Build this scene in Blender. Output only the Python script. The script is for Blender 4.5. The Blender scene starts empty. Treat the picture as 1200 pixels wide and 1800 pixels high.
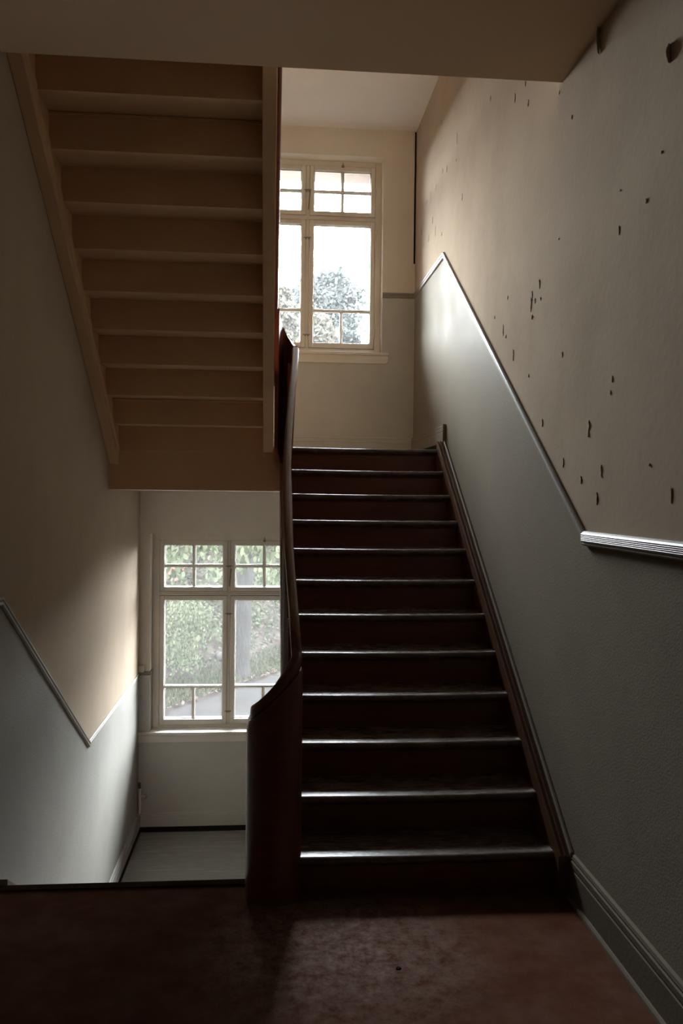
import bpy, math, random
import numpy as np
from mathutils import Vector, Matrix

random.seed(7)
rng = np.random.default_rng(7)
scn = bpy.context.scene
COL = scn.collection

# ------------------------------------------------------------------ camera
F_PX, YAW, PITCH, ROLL, EYE = 1470.59, 0.0848, -0.0177, 0.011, 1.6778
fwd = Vector((math.sin(YAW) * math.cos(PITCH), math.cos(YAW) * math.cos(PITCH), math.sin(PITCH)))
rgt0 = Vector((math.cos(YAW), -math.sin(YAW), 0))
up0 = rgt0.cross(fwd)
rgt = math.cos(ROLL) * rgt0 + math.sin(ROLL) * up0
upv = -math.sin(ROLL) * rgt0 + math.cos(ROLL) * up0
cam_d = bpy.data.cameras.new('camera')
cam_d.sensor_fit = 'VERTICAL'
cam_d.sensor_height = 36.0
cam_d.lens = F_PX / 1800 * 36
cam_d.clip_start = 0.05
cam_d.clip_end = 500
cam = bpy.data.objects.new('camera', cam_d)
COL.objects.link(cam)
cam.matrix_world = Matrix(((rgt.x, upv.x, -fwd.x, 0), (rgt.y, upv.y, -fwd.y, 0),
                           (rgt.z, upv.z, -fwd.z, EYE), (0, 0, 0, 1)))
scn.camera = cam

# ------------------------------------------------------------------ world and exposure
SKY = 110.0
w = bpy.data.worlds.new('overcast_sky')
scn.world = w
w.use_nodes = True
bg = w.node_tree.nodes['Background']
bg.inputs['Color'].default_value = (0.935, 0.975, 1.04, 1)
bg.inputs['Strength'].default_value = SKY
scn.view_settings.view_transform = 'Standard'
scn.view_settings.look = 'None'
scn.view_settings.exposure = 0.0
scn.view_settings.gamma = 1.0
scn.view_settings.use_curve_mapping = False
scn.cycles.max_bounces = 14
scn.cycles.diffuse_bounces = 8
scn.cycles.glossy_bounces = 4
scn.cycles.transparent_max_bounces = 24
scn.cycles.sample_clamp_indirect = 6.0
scn.cycles.use_denoising = True


def portal(x0, x1, z0, z1, y):
    l = bpy.data.lights.new('window_daylight', 'AREA')
    l.shape = 'RECTANGLE'
    l.size = x1 - x0
    l.size_y = z1 - z0
    l.cycles.is_portal = True
    o = bpy.data.objects.new('window_daylight', l)
    COL.objects.link(o)
    o.location = ((x0 + x1) / 2, y, (z0 + z1) / 2)
    o.rotation_euler = (-math.pi / 2, 0, 0)   # -Z of the lamp looks into the room (-Y)


portal(-0.36, 0.995, 2.99, 4.70, 8.04)
portal(-1.06, 0.34, -0.45, 1.30, 8.04)

# ------------------------------------------------------------------ pixel -> plane
def ray(px, py):
    return fwd + rgt * ((px - 600) / F_PX) - upv * ((py - 900) / F_PX)


def hit(axis, val, px, py):
    d = ray(px, py)
    c = Vector((0, 0, EYE))
    k = (val - c[axis]) / d[axis]
    return c + d * k


# ------------------------------------------------------------------ main measures (metres)
XL, XR, YF = -1.155, 1.290, 7.565
D0, T, R = 3.4624, 0.2411, 0.17
XS = 1.223
ZU = 12 * R                  # upper half landing
YE = D0 + 11 * T             # landing edge
ZL = -1.336                  # lower half landing
YN = -6.0                    # wall behind the camera
ZC, YC = 3.553, 3.70         # ceiling above the camera and its edge
ZTOP = 6.9

# ------------------------------------------------------------------ materials
def mat(name, col, rough=0.6, var=0.08, vscale=3.0, bump=0.0, bscale=40.0, spec=0.5,
        stretch=(1, 1, 1), col2=None, mixlo=0.45, mixhi=0.6, mscale=2.0, rvar=0.0, coat=0.0, metal=0.0, bdist=0.01):
    m = bpy.data.materials.new(name)
    m.use_nodes = True
    nt = m.node_tree
    b = nt.nodes['Principled BSDF']
    geo = nt.nodes.new('ShaderNodeNewGeometry')
    mp = nt.nodes.new('ShaderNodeMapping')
    mp.inputs['Scale'].default_value = stretch
    nt.links.new(geo.outputs['Position'], mp.inputs['Vector'])
    n1 = nt.nodes.new('ShaderNodeTexNoise')
    n1.inputs['Scale'].default_value = vscale
    n1.inputs['Detail'].default_value = 6
    n1.inputs['Roughness'].default_value = 0.62
    nt.links.new(mp.outputs['Vector'], n1.inputs['Vector'])
    mr = nt.nodes.new('ShaderNodeMapRange')
    mr.inputs['From Min'].default_value = 0.25
    mr.inputs['From Max'].default_value = 0.75
    mr.inputs['To Min'].default_value = 1 - var
    mr.inputs['To Max'].default_value = 1 + var
    nt.links.new(n1.outputs['Fac'], mr.inputs['Value'])
    base = nt.nodes.new('ShaderNodeMix')
    base.data_type = 'RGBA'
    base.inputs[6].default_value = (*col, 1)
    base.inputs[7].default_value = (*(col2 or col), 1)
    if col2:
        n2 = nt.nodes.new('ShaderNodeTexNoise')
        n2.inputs['Scale'].default_value = mscale
        n2.inputs['Detail'].default_value = 7
        n2.inputs['Roughness'].default_value = 0.68
        nt.links.new(mp.outputs['Vector'], n2.inputs['Vector'])
        m2 = nt.nodes.new('ShaderNodeMapRange')
        m2.inputs['From Min'].default_value = mixlo
        m2.inputs['From Max'].default_value = mixhi
        nt.links.new(n2.outputs['Fac'], m2.inputs['Value'])
        nt.links.new(m2.outputs['Result'], base.inputs[0])
    else:
        base.inputs[0].default_value = 0
    mul = nt.nodes.new('ShaderNodeVectorMath')
    mul.operation = 'SCALE'
    nt.links.new(base.outputs[2], mul.inputs[0])
    nt.links.new(mr.outputs['Result'], mul.inputs['Scale'])
    nt.links.new(mul.outputs['Vector'], b.inputs['Base Color'])
    b.inputs['Roughness'].default_value = rough
    b.inputs['Specular IOR Level'].default_value = spec
    b.inputs['Metallic'].default_value = metal
    b.inputs['Coat Weight'].default_value = coat
    if rvar:
        r2 = nt.nodes.new('ShaderNodeMapRange')
        r2.inputs['From Min'].default_value = 0.3
        r2.inputs['From Max'].default_value = 0.7
        r2.inputs['To Min'].default_value = rough - rvar
        r2.inputs['To Max'].default_value = rough + rvar
        nt.links.new(n1.outputs['Fac'], r2.inputs['Value'])
        nt.links.new(r2.outputs['Result'], b.inputs['Roughness'])
    if bump:
        nb = nt.nodes.new('ShaderNodeTexNoise')
        nb.inputs['Scale'].default_value = bscale
        nb.inputs['Detail'].default_value = 3
        nt.links.new(mp.outputs['Vector'], nb.inputs['Vector'])
        bp = nt.nodes.new('ShaderNodeBump')
        bp.inputs['Strength'].default_value = bump
        bp.inputs['Distance'].default_value = bdist
        nt.links.new(nb.outputs['Fac'], bp.inputs['Height'])
        nt.links.new(bp.outputs['Normal'], b.inputs['Normal'])
    return m


M = {}
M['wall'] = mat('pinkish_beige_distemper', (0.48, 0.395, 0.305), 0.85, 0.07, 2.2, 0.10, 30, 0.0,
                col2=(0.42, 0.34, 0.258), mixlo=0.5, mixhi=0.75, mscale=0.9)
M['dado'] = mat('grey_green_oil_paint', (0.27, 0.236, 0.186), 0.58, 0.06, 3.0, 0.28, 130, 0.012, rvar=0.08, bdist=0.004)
M['wall_far'] = mat('beige_distemper_lit', (0.82, 0.76, 0.67), 0.85, 0.06, 2.2, 0.10, 30, 0.0,  # side wall paint lightened, missing bounce light put into the colour
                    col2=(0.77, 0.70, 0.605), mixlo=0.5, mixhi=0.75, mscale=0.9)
M['dado_far'] = mat('dado_paint_lit_far', (0.59, 0.575, 0.52), 0.55, 0.06, 3.0, 0.3, 90, 0.02, bdist=0.004)  # dado paint lightened, bounced light put into the colour
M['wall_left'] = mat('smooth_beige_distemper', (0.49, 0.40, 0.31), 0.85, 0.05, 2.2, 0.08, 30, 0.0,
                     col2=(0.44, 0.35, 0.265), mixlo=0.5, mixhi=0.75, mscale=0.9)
M['dado_left'] = mat('dado_paint_lit_left', (0.36, 0.345, 0.31), 0.5, 0.06, 3.0, 0.4, 110, 0.03, bdist=0.004)  # left copy of the dado paint, lit tone put into the colour
M['trim'] = mat('grey_gloss_trim_paint', (0.30, 0.275, 0.23), 0.42, 0.08, 6, 0.1, 60, 0.15)
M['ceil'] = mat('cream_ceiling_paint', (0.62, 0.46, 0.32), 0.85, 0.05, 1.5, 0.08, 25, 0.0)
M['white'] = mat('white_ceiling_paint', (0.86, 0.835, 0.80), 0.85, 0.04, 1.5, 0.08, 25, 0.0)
M['bounce_lino'] = mat('pale_bounce_linoleum', (0.66, 0.64, 0.59), 0.5, 0.1, 6)  # unseen landing floor, kept pale to bounce window light upward
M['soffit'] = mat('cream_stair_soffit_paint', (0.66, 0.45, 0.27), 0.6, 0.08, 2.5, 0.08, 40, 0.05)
M['floor'] = mat('red_brown_linoleum', (0.088, 0.037, 0.023), 0.55, 0.16, 9, 0.05, 60, 0.0,
                 col2=(0.130, 0.076, 0.058), mixlo=0.42, mixhi=0.85, mscale=3.5, rvar=0.12)
M['lino'] = mat('grey_streaked_linoleum', (0.30, 0.29, 0.262), 0.45, 0.2, 4, 0.05, 50, 0.5,
                stretch=(2.2, 34, 10), col2=(0.52, 0.50, 0.46), mixlo=0.54, mixhi=0.70, mscale=1.3)
M['black'] = mat('black_base_paint', (0.022, 0.019, 0.016), 0.8, 0.1, spec=0.05)
M['wood'] = mat('dark_red_brown_varnish', (0.13, 0.036, 0.019), 0.36, 0.25, 6, 0.05, 30, 0.5,
                stretch=(1, 6, 6), col2=(0.17, 0.050, 0.026), mixlo=0.4, mixhi=0.7, mscale=2)
M['tread'] = mat('worn_brown_tread', (0.085, 0.054, 0.040), 0.27, 0.22, 14, 0.06, 50, 0.5,
                 stretch=(0.6, 3, 3), col2=(0.165, 0.13, 0.11), mixlo=0.45, mixhi=0.7, mscale=6, rvar=0.08)
M['panel'] = mat('dull_red_brown_varnish', (0.13, 0.036, 0.019), 0.5, 0.25, 6, spec=0.06)
M['string'] = mat('brown_string_varnish', (0.12, 0.058, 0.032), 0.28, 0.2, 8, 0.03, 30, 0.6)
M['edge'] = mat('dark_edge_strip', (0.030, 0.019, 0.012), 0.8, 0.2, 10, spec=0.0)
M['base'] = mat('grey_base_paint_shaded', (0.165, 0.138, 0.105), 0.6, 0.1, 5, 0.1, 60, spec=0.03)  # baseboard paint darkened, dimness of the stair foot put into the colour
M['rail'] = mat('brown_handrail_varnish', (0.20, 0.10, 0.045), 0.34, 0.2, 8, 0.03, 30, 0.5, stretch=(5, 1, 5))
M['win'] = mat('off_white_window_paint', (0.80, 0.75, 0.66), 0.42, 0.06, 5, 0.06, 60, 0.5,
               col2=(0.72, 0.66, 0.57), mixlo=0.55, mixhi=0.8, mscale=4)
M['chip'] = mat('bare_plaster', (0.36, 0.285, 0.215), 0.9, 0.2, 30)
M['iron'] = mat('rusty_iron', (0.10, 0.07, 0.05), 0.55, 0.3, 40, metal=0.4)
M['latch'] = mat('dull_painted_iron', (0.26, 0.22, 0.17), 0.5, 0.2, 40)
M['steel'] = mat('worn_steel', (0.45, 0.43, 0.40), 0.3, 0.1, 20, metal=0.9)
M['plastic'] = mat('ivory_plastic', (0.70, 0.67, 0.60), 0.4, 0.03)
M['facade'] = mat('pale_facade_plaster', (0.22, 0.19, 0.175), 0.9, 0.06, 2, spec=0.0)
M['asphalt'] = mat('asphalt', (0.0072, 0.0068, 0.0066), 0.9, 0.08, 8, col2=(0.0054, 0.0052, 0.0051), mixlo=0.4, mixhi=0.6, mscale=0.35, spec=0.0)
M['stone'] = mat('pale_stone', (0.0125, 0.0122, 0.0118), 0.9, 0.1, 8, spec=0.0)
M['bounce_ground'] = mat('pale_bounce_ground', (0.14, 0.131, 0.122), 0.9, 0.1, 6, spec=0.0)  # made pale to reflect sky light into the stairwell
M['earth'] = mat('leaf_litter_earth', (0.0055, 0.0045, 0.0040), 0.95, 0.3, 6, 0.4, 12, col2=(0.0090, 0.0076, 0.0068), mixlo=0.4, mixhi=0.6, mscale=3, spec=0.0)
M['bark'] = mat('grey_bark', (0.0088, 0.0082, 0.0078), 0.95, 0.25, 7, 0.8, 14, spec=0.0, stretch=(3, 3, 0.6), bdist=0.03)


def leafmat(name, a, b, trans=0.4):
    m = bpy.data.materials.new(name)
    m.use_nodes = True
    nt = m.node_tree
    nt.nodes.clear()
    out = nt.nodes.new('ShaderNodeOutputMaterial')
    geo = nt.nodes.new('ShaderNodeNewGeometry')
    mix = nt.nodes.new('ShaderNodeMix')
    mix.data_type = 'RGBA'
    mix.inputs[6].default_value = (*a, 1)
    mix.inputs[7].default_value = (*b, 1)
    nt.links.new(geo.outputs['Random Per Island'], mix.inputs[0])
    d = nt.nodes.new('ShaderNodeBsdfDiffuse')
    t = nt.nodes.new('ShaderNodeBsdfTranslucent')
    s = nt.nodes.new('ShaderNodeMixShader')
    s.inputs[0].default_value = trans
    nt.links.new(mix.outputs[2], d.inputs['Color'])
    nt.links.new(mix.outputs[2], t.inputs['Color'])
    nt.links.new(d.outputs[0], s.inputs[1])
    nt.links.new(t.outputs[0], s.inputs[2])
    nt.links.new(s.outputs[0], out.inputs['Surface'])
    return m


M['ivy'] = leafmat('ivy_leaves', (0.0053, 0.0063, 0.0041), (0.0198, 0.0213, 0.0147))
M['linden'] = leafmat('linden_leaves', (0.0074, 0.0087, 0.0053), (0.0276, 0.0299, 0.0198), 0.5)
M['grass'] = leafmat('grass_blades', (0.0069, 0.0079, 0.0051), (0.0152, 0.0164, 0.0110))
M['oak'] = leafmat('grey_green_leaves', (0.0198, 0.0213, 0.0210), (0.0276, 0.0293, 0.0281))  # haze over the far crowns put into the leaf colour
M['autumn'] = leafmat('yellowing_leaves', (0.0262, 0.0247, 0.0195), (0.0359, 0.0327, 0.0258))
M['blossom'] = leafmat('coral_blossoms', (0.0700, 0.0228, 0.0219), (0.0831, 0.0315, 0.0280))
M['litter'] = leafmat('dry_leaves', (0.0112, 0.0082, 0.0069), (0.0213, 0.0169, 0.0144), 0.2)


def glassmat():
    m = bpy.data.materials.new('veiled_window_glass')
    m.use_nodes = True
    nt = m.node_tree
    nt.nodes.clear()
    out = nt.nodes.new('ShaderNodeOutputMaterial')
    tr = nt.nodes.new('ShaderNodeBsdfTransparent')
    tr.inputs['Color'].default_value = (0.95, 0.97, 0.96, 1)
    gl = nt.nodes.new('ShaderNodeBsdfGlossy')
    gl.inputs['Roughness'].default_value = 0.03
    fr = nt.nodes.new('ShaderNodeFresnel')
    fr.inputs['IOR'].default_value = 1.45
    veil = nt.nodes.new('ShaderNodeBsdfTranslucent')  # translucent share imitates the hazy glare in the panes
    veil.inputs['Color'].default_value = (0.80, 0.82, 0.82, 1)
    geo = nt.nodes.new('ShaderNodeNewGeometry')
    no = nt.nodes.new('ShaderNodeTexNoise')
    no.inputs['Scale'].default_value = 6
    no.inputs['Detail'].default_value = 5
    nt.links.new(geo.outputs['Position'], no.inputs['Vector'])
    mr = nt.nodes.new('ShaderNodeMapRange')
    mr.inputs['From Min'].default_value = 0.3
    mr.inputs['From Max'].default_value = 0.75
    mr.inputs['To Min'].default_value = 0.0038
    mr.inputs['To Max'].default_value = 0.0062
    nt.links.new(no.outputs['Fac'], mr.inputs['Value'])
    a = nt.nodes.new('ShaderNodeMixShader')
    nt.links.new(mr.outputs['Result'], a.inputs[0])
    nt.links.new(tr.outputs[0], a.inputs[1])
    nt.links.new(veil.outputs[0], a.inputs[2])
    b = nt.nodes.new('ShaderNodeMixShader')
    nt.links.new(fr.outputs[0], b.inputs[0])
    nt.links.new(a.outputs[0], b.inputs[1])
    nt.links.new(gl.outputs[0], b.inputs[2])
    nt.links.new(b.outputs[0], out.inputs['Surface'])
    return m


M['glass'] = glassmat()


def add_floor_sheen():
    # pale window sheen before the stairs, painted into the floor colour
    nt = M['floor'].node_tree
    b = nt.nodes['Principled BSDF']
    src = b.inputs['Base Color'].links[0].from_socket
    geo = nt.nodes.new('ShaderNodeNewGeometry')
    d = nt.nodes.new('ShaderNodeVectorMath')
    d.operation = 'DISTANCE'
    d.inputs[1].default_value = (0.27, 3.05, 0.0)
    nt.links.new(geo.outputs['Position'], d.inputs[0])
    mr = nt.nodes.new('ShaderNodeMapRange')
    mr.inputs['From Min'].default_value = 0.05
    mr.inputs['From Max'].default_value = 0.62
    mr.inputs['To Min'].default_value = 0.75
    mr.inputs['To Max'].default_value = 0.0
    nt.links.new(d.outputs['Value'], mr.inputs['Value'])
    n = nt.nodes.new('ShaderNodeTexNoise')
    n.inputs['Scale'].default_value = 16
    n.inputs['Detail'].default_value = 9
    n.inputs['Roughness'].default_value = 0.8
    nt.links.new(geo.outputs['Position'], n.inputs['Vector'])
    nr = nt.nodes.new('ShaderNodeMapRange')
    nr.inputs['From Min'].default_value = 0.38
    nr.inputs['From Max'].default_value = 0.66
    nt.links.new(n.outputs['Fac'], nr.inputs['Value'])
    mu = nt.nodes.new('ShaderNodeMath')
    mu.operation = 'MULTIPLY'
    nt.links.new(mr.outputs['Result'], mu.inputs[0])
    nt.links.new(nr.outputs['Result'], mu.inputs[1])
    mx = nt.nodes.new('ShaderNodeMix')
    mx.data_type = 'RGBA'
    mx.inputs[7].default_value = (0.40, 0.31, 0.27, 1)
    nt.links.new(mu.outputs['Value'], mx.inputs[0])
    nt.links.new(src, mx.inputs[6])
    nt.links.new(mx.outputs[2], b.inputs['Base Color'])


add_floor_sheen()

# ------------------------------------------------------------------ mesh helpers
class MB:
    def __init__(self):
        self.v, self.f, self.mi = [], [], []

    def face(self, pts, mi=0):
        i = len(self.v)
        self.v += [tuple(p) for p in pts]
        self.f.append(tuple(range(i, i + len(pts))))
        self.mi.append(mi)

    def box(self, x0, x1, y0, y1, z0, z1, mi=0):
        i = len(self.v)
        for z in (z0, z1):
            for (x, y) in ((x0, y0), (x1, y0), (x1, y1), (x0, y1)):
                self.v.append((x, y, z))
        for q in ((3, 2, 1, 0), (4, 5, 6, 7), (0, 1, 5, 4), (1, 2, 6, 5), (2, 3, 7, 6), (3, 0, 4, 7)):
            self.f.append(tuple(i + k for k in q))
            self.mi.append(mi)
        return self

    def loft(self, rings, mi=0, cap=True, closed=True):
        """rings: list of equal-length point lists"""
        i = len(self.v)
        n = len(rings[0])
        for r in rings:
            self.v += [tuple(p) for p in r]
        for a in range(len(rings) - 1):
            for k in range(n if closed else n - 1):
                k2 = (k + 1) % n
                self.f.append((i + a * n + k, i + a * n + k2, i + (a + 1) * n + k2, i + (a + 1) * n + k))
                self.mi.append(mi)
        if cap:
            self.f.append(tuple(i + k for k in range(n))[::-1])
            self.f.append(tuple(i + (len(rings) - 1) * n + k for k in range(n)))
            self.mi += [mi, mi]
        return self

    def prism(self, poly, axis, a0, a1, mi=0):
        """poly: 2D points in the two other axes (in xyz order)"""
        def mk(a):
            out = []
            for (p, q) in poly:
                t = [p, q]
                t.insert(axis, a)
                out.append(tuple(t))
            return out
        return self.loft([mk(a0), mk(a1)], mi)

    def tube(self, pts, rad, n=10, mi=0):
        rings = []
        pts = [Vector(p) for p in pts]
        rads = rad if isinstance(rad, (list, tuple)) else [rad] * len(pts)
        for k, p in enumerate(pts):
            d = (pts[min(k + 1, len(pts) - 1)] - pts[max(k - 1, 0)]).normalized()
            u = d.orthogonal().normalized() if abs(d.z) < 0.9 else Vector((1, 0, 0))
            u = (u - d * u.dot(d)).normalized()
            v = d.cross(u)
            rings.append([p + (u * math.cos(2 * math.pi * j / n) + v * math.sin(2 * math.pi * j / n)) * rads[k] for j in range(n)])
        return self.loft(rings, mi)

    def build(self, name, mats, parent=None, bevel=0.0, smooth=False, seg=2):
        me = bpy.data.meshes.new(name)
        me.from_pydata(self.v, [], self.f)
        if not isinstance(mats, (list, tuple)):
            mats = [mats]
        for m in mats:
            me.materials.append(M[m])
        me.polygons.foreach_set('material_index', self.mi)
        import bmesh
        bm = bmesh.new()
        bm.from_mesh(me)
        bmesh.ops.recalc_face_normals(bm, faces=bm.faces)
        bm.to_mesh(me)
        bm.free()
        if smooth:
            me.polygons.foreach_set('use_smooth', [True] * len(me.polygons))
            me.set_sharp_from_angle(angle=math.radians(40))
        o = bpy.data.objects.new(name, me)
        COL.objects.link(o)
        if parent:
            o.parent = parent
        if bevel:
            b = o.modifiers.new('soft_edges', 'BEVEL')
            b.width = bevel
            b.segments = seg
            b.limit_method = 'ANGLE'
            b.angle_limit = math.radians(40)
        return o


def tag(o, label=None, cat=None, kind=None, group=None):
    if label:
        o['label'] = label
    if cat:
        o['category'] = cat
    if kind:
        o['kind'] = kind
    if group:
        o['group'] = group
    return o


def empty(name, label, cat, kind=None, group=None):
    o = bpy.data.objects.new(name, None)
    o.empty_display_size = 0.1
    COL.objects.link(o)
    return tag(o, label, cat, kind, group)


def S(o, label, cat):
    return tag(o, label, cat, 'structure')


# ------------------------------------------------------------------ structure: floors and ceilings
S(MB().box(XL, XR, YN, 3.615, -0.32, 0).build('floor', 'floor'),
  'worn red-brown linoleum floor at the foot of the stairs', 'floor')
o = MB()
o.prism([(3.60, -0.055), (3.655, -0.055), (3.668, -0.03), (3.664, -0.006), (3.65, 0.006), (3.60, 0.006)], 0, XL, -0.06)
S(o.build('trim_1', 'edge', bevel=0.003), 'dark wooden nosing strip along the edge of the downward stairwell', 'trim')
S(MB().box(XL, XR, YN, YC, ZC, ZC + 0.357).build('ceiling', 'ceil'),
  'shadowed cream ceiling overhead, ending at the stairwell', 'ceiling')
S(MB().box(XL, XR, 6.05, YF, 5.0, 5.3).build('ceiling', 'white'),
  'pale cream ceiling above the upper window landing', 'ceiling')
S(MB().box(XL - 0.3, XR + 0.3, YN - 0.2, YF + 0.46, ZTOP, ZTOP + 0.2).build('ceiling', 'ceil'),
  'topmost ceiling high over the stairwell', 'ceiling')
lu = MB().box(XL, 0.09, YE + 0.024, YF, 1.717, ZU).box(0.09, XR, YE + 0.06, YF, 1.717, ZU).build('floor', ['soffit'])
MB().box(XL, XR, YE + 0.0625, YF, ZU - 0.004, ZU + 0.001).build('linoleum', 'bounce_lino', lu)
MB().box(XL, XR, YE + 0.05, YF, 1.7165, 1.719).build('underside', 'white', lu)  # unseen white sheet added to bounce light onto the lower landing
S(lu, 'half landing slab under the upper window with cream fascia', 'floor')
S(MB().box(XL, XR, 5.40, YF, ZL - 0.3, ZL).build('floor', 'lino'),
  'dark grey linoleum floor with pale streaks below the lower window', 'floor')
S(MB().box(XL - 0.3, XR + 0.3, YN - 0.2, YF + 0.46, -1.95, -1.70).build('floor', 'black'),
  'unseen dark slab beneath the building, added to block stray sky light', 'floor')  # closes the underside against light leaking in
# ------------------------------------------------------------------ walls
# right wall: dado line follows floor, stairs, landing
lineR = [(YN, 1.54), (3.33, 1.54), (6.26, 3.53), (YF + 0.45, 3.53)]
wr = MB()
for k in range(3):
    (y0, z0), (y1, z1) = lineR[k], lineR[k + 1]
    wr.prism([(y0, -1.7), (y1, -1.7), (y1, z1), (y0, z0)], 0, XR, XR + 0.3, 1)
    wr.prism([(y0, z0), (y1, z1), (y1, ZTOP), (y0, ZTOP)], 0, XR, XR + 0.3, 0)
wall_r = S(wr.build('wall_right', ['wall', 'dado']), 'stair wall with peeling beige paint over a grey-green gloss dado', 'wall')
lineL = [(YN, 1.235), (3.70, 1.235), (5.482, 0.087), (YF + 0.45, 0.087)]
wl = MB()
for k in range(3):
    (y0, z0), (y1, z1) = lineL[k], lineL[k + 1]
    wl.prism([(y0, -1.7), (y1, -1.7), (y1, z1), (y0, z0)], 0, XL - 0.3, XL, 1)
    wl.prism([(y0, z0), (y1, z1), (y1, ZTOP), (y0, ZTOP)], 0, XL - 0.3, XL, 0)
S(wl.build('wall_left', ['wall_left', 'dado_left']), 'smooth beige wall with V-shaped grey dado beside the downward stairs', 'wall')
S(MB().box(XL - 0.3, XR + 0.3, YN - 0.2, YN, -1.7, ZTOP).build('wall_near', 'wood'), 'unseen end wall of the stair hall, darkened to absorb light', 'wall')  # dark wood on this unseen wall is added to soak up light

# far wall with the two window openings
WU = dict(x0=-0.36, x1=0.993, z0=2.985, z1=4.755)     # reveal, room side
WLo = dict(x0=-1.060, x1=0.340, z0=-0.445, z1=1.335)
YM = YF + 0.20     # end of the inner reveal
YO = YF + 0.46


def layer(mb, y0, y1, holes, zs_paint):
    xs = sorted({XL - 0.3, XR + 0.3} | {h[k] for h in holes for k in ('x0', 'x1')})
    zs = sorted({-1.7, ZTOP} | {h[k] for h in holes for k in ('z0', 'z1')} | set(zs_paint))
    def isopen(xa, xb, za, zb):
        xm, zm = (xa + xb) / 2, (za + zb) / 2
        return any(h['x0'] < xm < h['x1'] and h['z0'] < zm < h['z1'] for h in holes)
    def paint(zm):
        if y0 > YF + 0.1:
            return 2
        return 1 if (zm < 0.087 or (ZU - 0.1 < zm < 3.50)) else 0
    nx, nz = len(xs) - 1, len(zs) - 1
    op = [[isopen(xs[i], xs[i + 1], zs[j], zs[j + 1]) for j in range(nz)] for i in range(nx)]
    for i in range(nx):
        for j in range(nz):
            xa, xb, za, zb = xs[i], xs[i + 1], zs[j], zs[j + 1]
            p = paint((za + zb) / 2)
            if not op[i][j]:
                mb.face([(xa, y0, za), (xb, y0, za), (xb, y0, zb), (xa, y0, zb)], p)
                mb.face([(xa, y1, za), (xa, y1, zb), (xb, y1, zb), (xb, y1, za)], p)
            else:
                if i == 0 or not op[i - 1][j]:
                    mb.face([(xa, y0, za), (xa, y0, zb), (xa, y1, zb), (xa, y1, za)], p)
                if i == nx - 1 or not op[i + 1][j]:
                    mb.face([(xb, y0, za), (xb, y1, za), (xb, y1, zb), (xb, y0, zb)], p)
                if j == 0 or not op[i][j - 1]:
                    mb.face([(xa, y0, za), (xa, y1, za), (xb, y1, za), (xb, y0, za)], p)
                if j == nz - 1 or not op[i][j + 1]:
                    mb.face([(xa, y0, zb), (xb, y0, zb), (xb, y1, zb), (xa, y1, zb)], p)


def outer(h, top):
    return dict(x0=h['x0'] + 0.06, x1=h['x1'] - 0.06, z0=h['z0'] + 0.02, z1=h['z1'] - top)


wf = MB()
layer(wf, YF, YM, [WU, WLo], [0.087, ZU - 0.1, 3.50])
layer(wf, YM, YO, [outer(WU, 0.075), outer(WLo, 0.075)], [])
wfo = MB()
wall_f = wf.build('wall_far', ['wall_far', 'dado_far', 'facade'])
S(wall_f, 'beige window wall with grey-green dado holding two casement windows', 'wall')
# dark settlement crack in the upper right corner
p0, p1 = hit(1, YF, 734, 233), hit(1, YF, 728.5, 464)
ck = MB()
ck.box(XR - 0.016, XR - 0.0005, YF - 0.004, YF + 0.001, p1.z, p0.z)
tag(ck.build('crack', 'black', wall_f), 'thin black settlement crack')
ck = MB()
ck.box(XR - 0.032, XR - 0.017, YF - 0.006, YF + 0.001, p1.z - 0.04, p0.z + 0.01)
ck.build('corner_strip', 'wall_far', wall_f, bevel=0.003)

# ------------------------------------------------------------------ dado rails and baseboards
def sweep_wall(name, side, a, b, prof, m, bevel=0.0):
    """profile (out, up) swept along a side wall from a=(y,z) to b=(y,z)"""
    mb = MB()
    sx = -1 if side == 'R' else 1
    X = XR if side == 'R' else XL
    mb.loft([[(X + sx * d, y, z + h) for d, h in prof] for (y, z) in (a, b)])
    return mb.build(name, m, bevel=bevel)


def sweep_far(name, x0, x1, z, prof, m):
    mb = MB()
    mb.loft([[(x, YF - d, z + h) for d, h in prof] for x in (x0, x1)])
    return mb.build(name, m)


ridged = [(0, 0.004), (0.010, 0.004), (0.016, 0.000)]
zz = 0.0
ridged = [(-0.002, 0.012), (0.012, 0.010), (0.020, 0.004)]
for k in range(5):
    t = -0.001 - k * 0.0062
    ridged += [(0.024, t), (0.026, t - 0.0022), (0.0215, t - 0.0048)]
ridged += [(0.016, -0.036), (0.016, -0.040), (0.022, -0.0415), (0.020, -0.046), (0.008, -0.050), (-0.002, -0.050)]
plain = [(-0.002, 0.006), (0.010, 0.006), (0.016, 0.000), (0.0165, -0.012), (0.012, -0.017), (0.015, -0.022), (0.014, -0.034), (0.006, -0.040), (-0.002, -0.040)]
S(sweep_wall('trim_2', 'R', (YN, 1.54), (3.325, 1.54), ridged, 'trim'), 'ridged grey dado moulding running level at the stair foot', 'dado rail')
S(sweep_wall('trim_3', 'R', (3.325, 1.54), (6.26, 3.53), plain, 'trim'), 'grey dado moulding climbing the wall alongside the stairs', 'dado rail')
S(sweep_wall('trim_4', 'R', (6.26, 3.53), (YF, 3.53), plain, 'trim'), 'short grey dado moulding on the side wall of the upper landing', 'dado rail')
S(sweep_far('trim_5', WU['x1'], XR, 3.53, plain, 'trim'), 'grey dado moulding between the upper window and the corner', 'dado rail')
S(sweep_wall('trim_6', 'L', (3.70, 1.235), (5.482, 0.087), plain, 'trim'), 'grey dado moulding descending the left wall with the downward stairs', 'dado rail')
S(sweep_wall('trim_7', 'L', (5.482, 0.087), (YF, 0.087), [(d * 0.6, h * 0.8) for d, h in plain], 'trim'), 'flat pale dado moulding on the left wall of the lower landing', 'dado rail')
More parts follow.
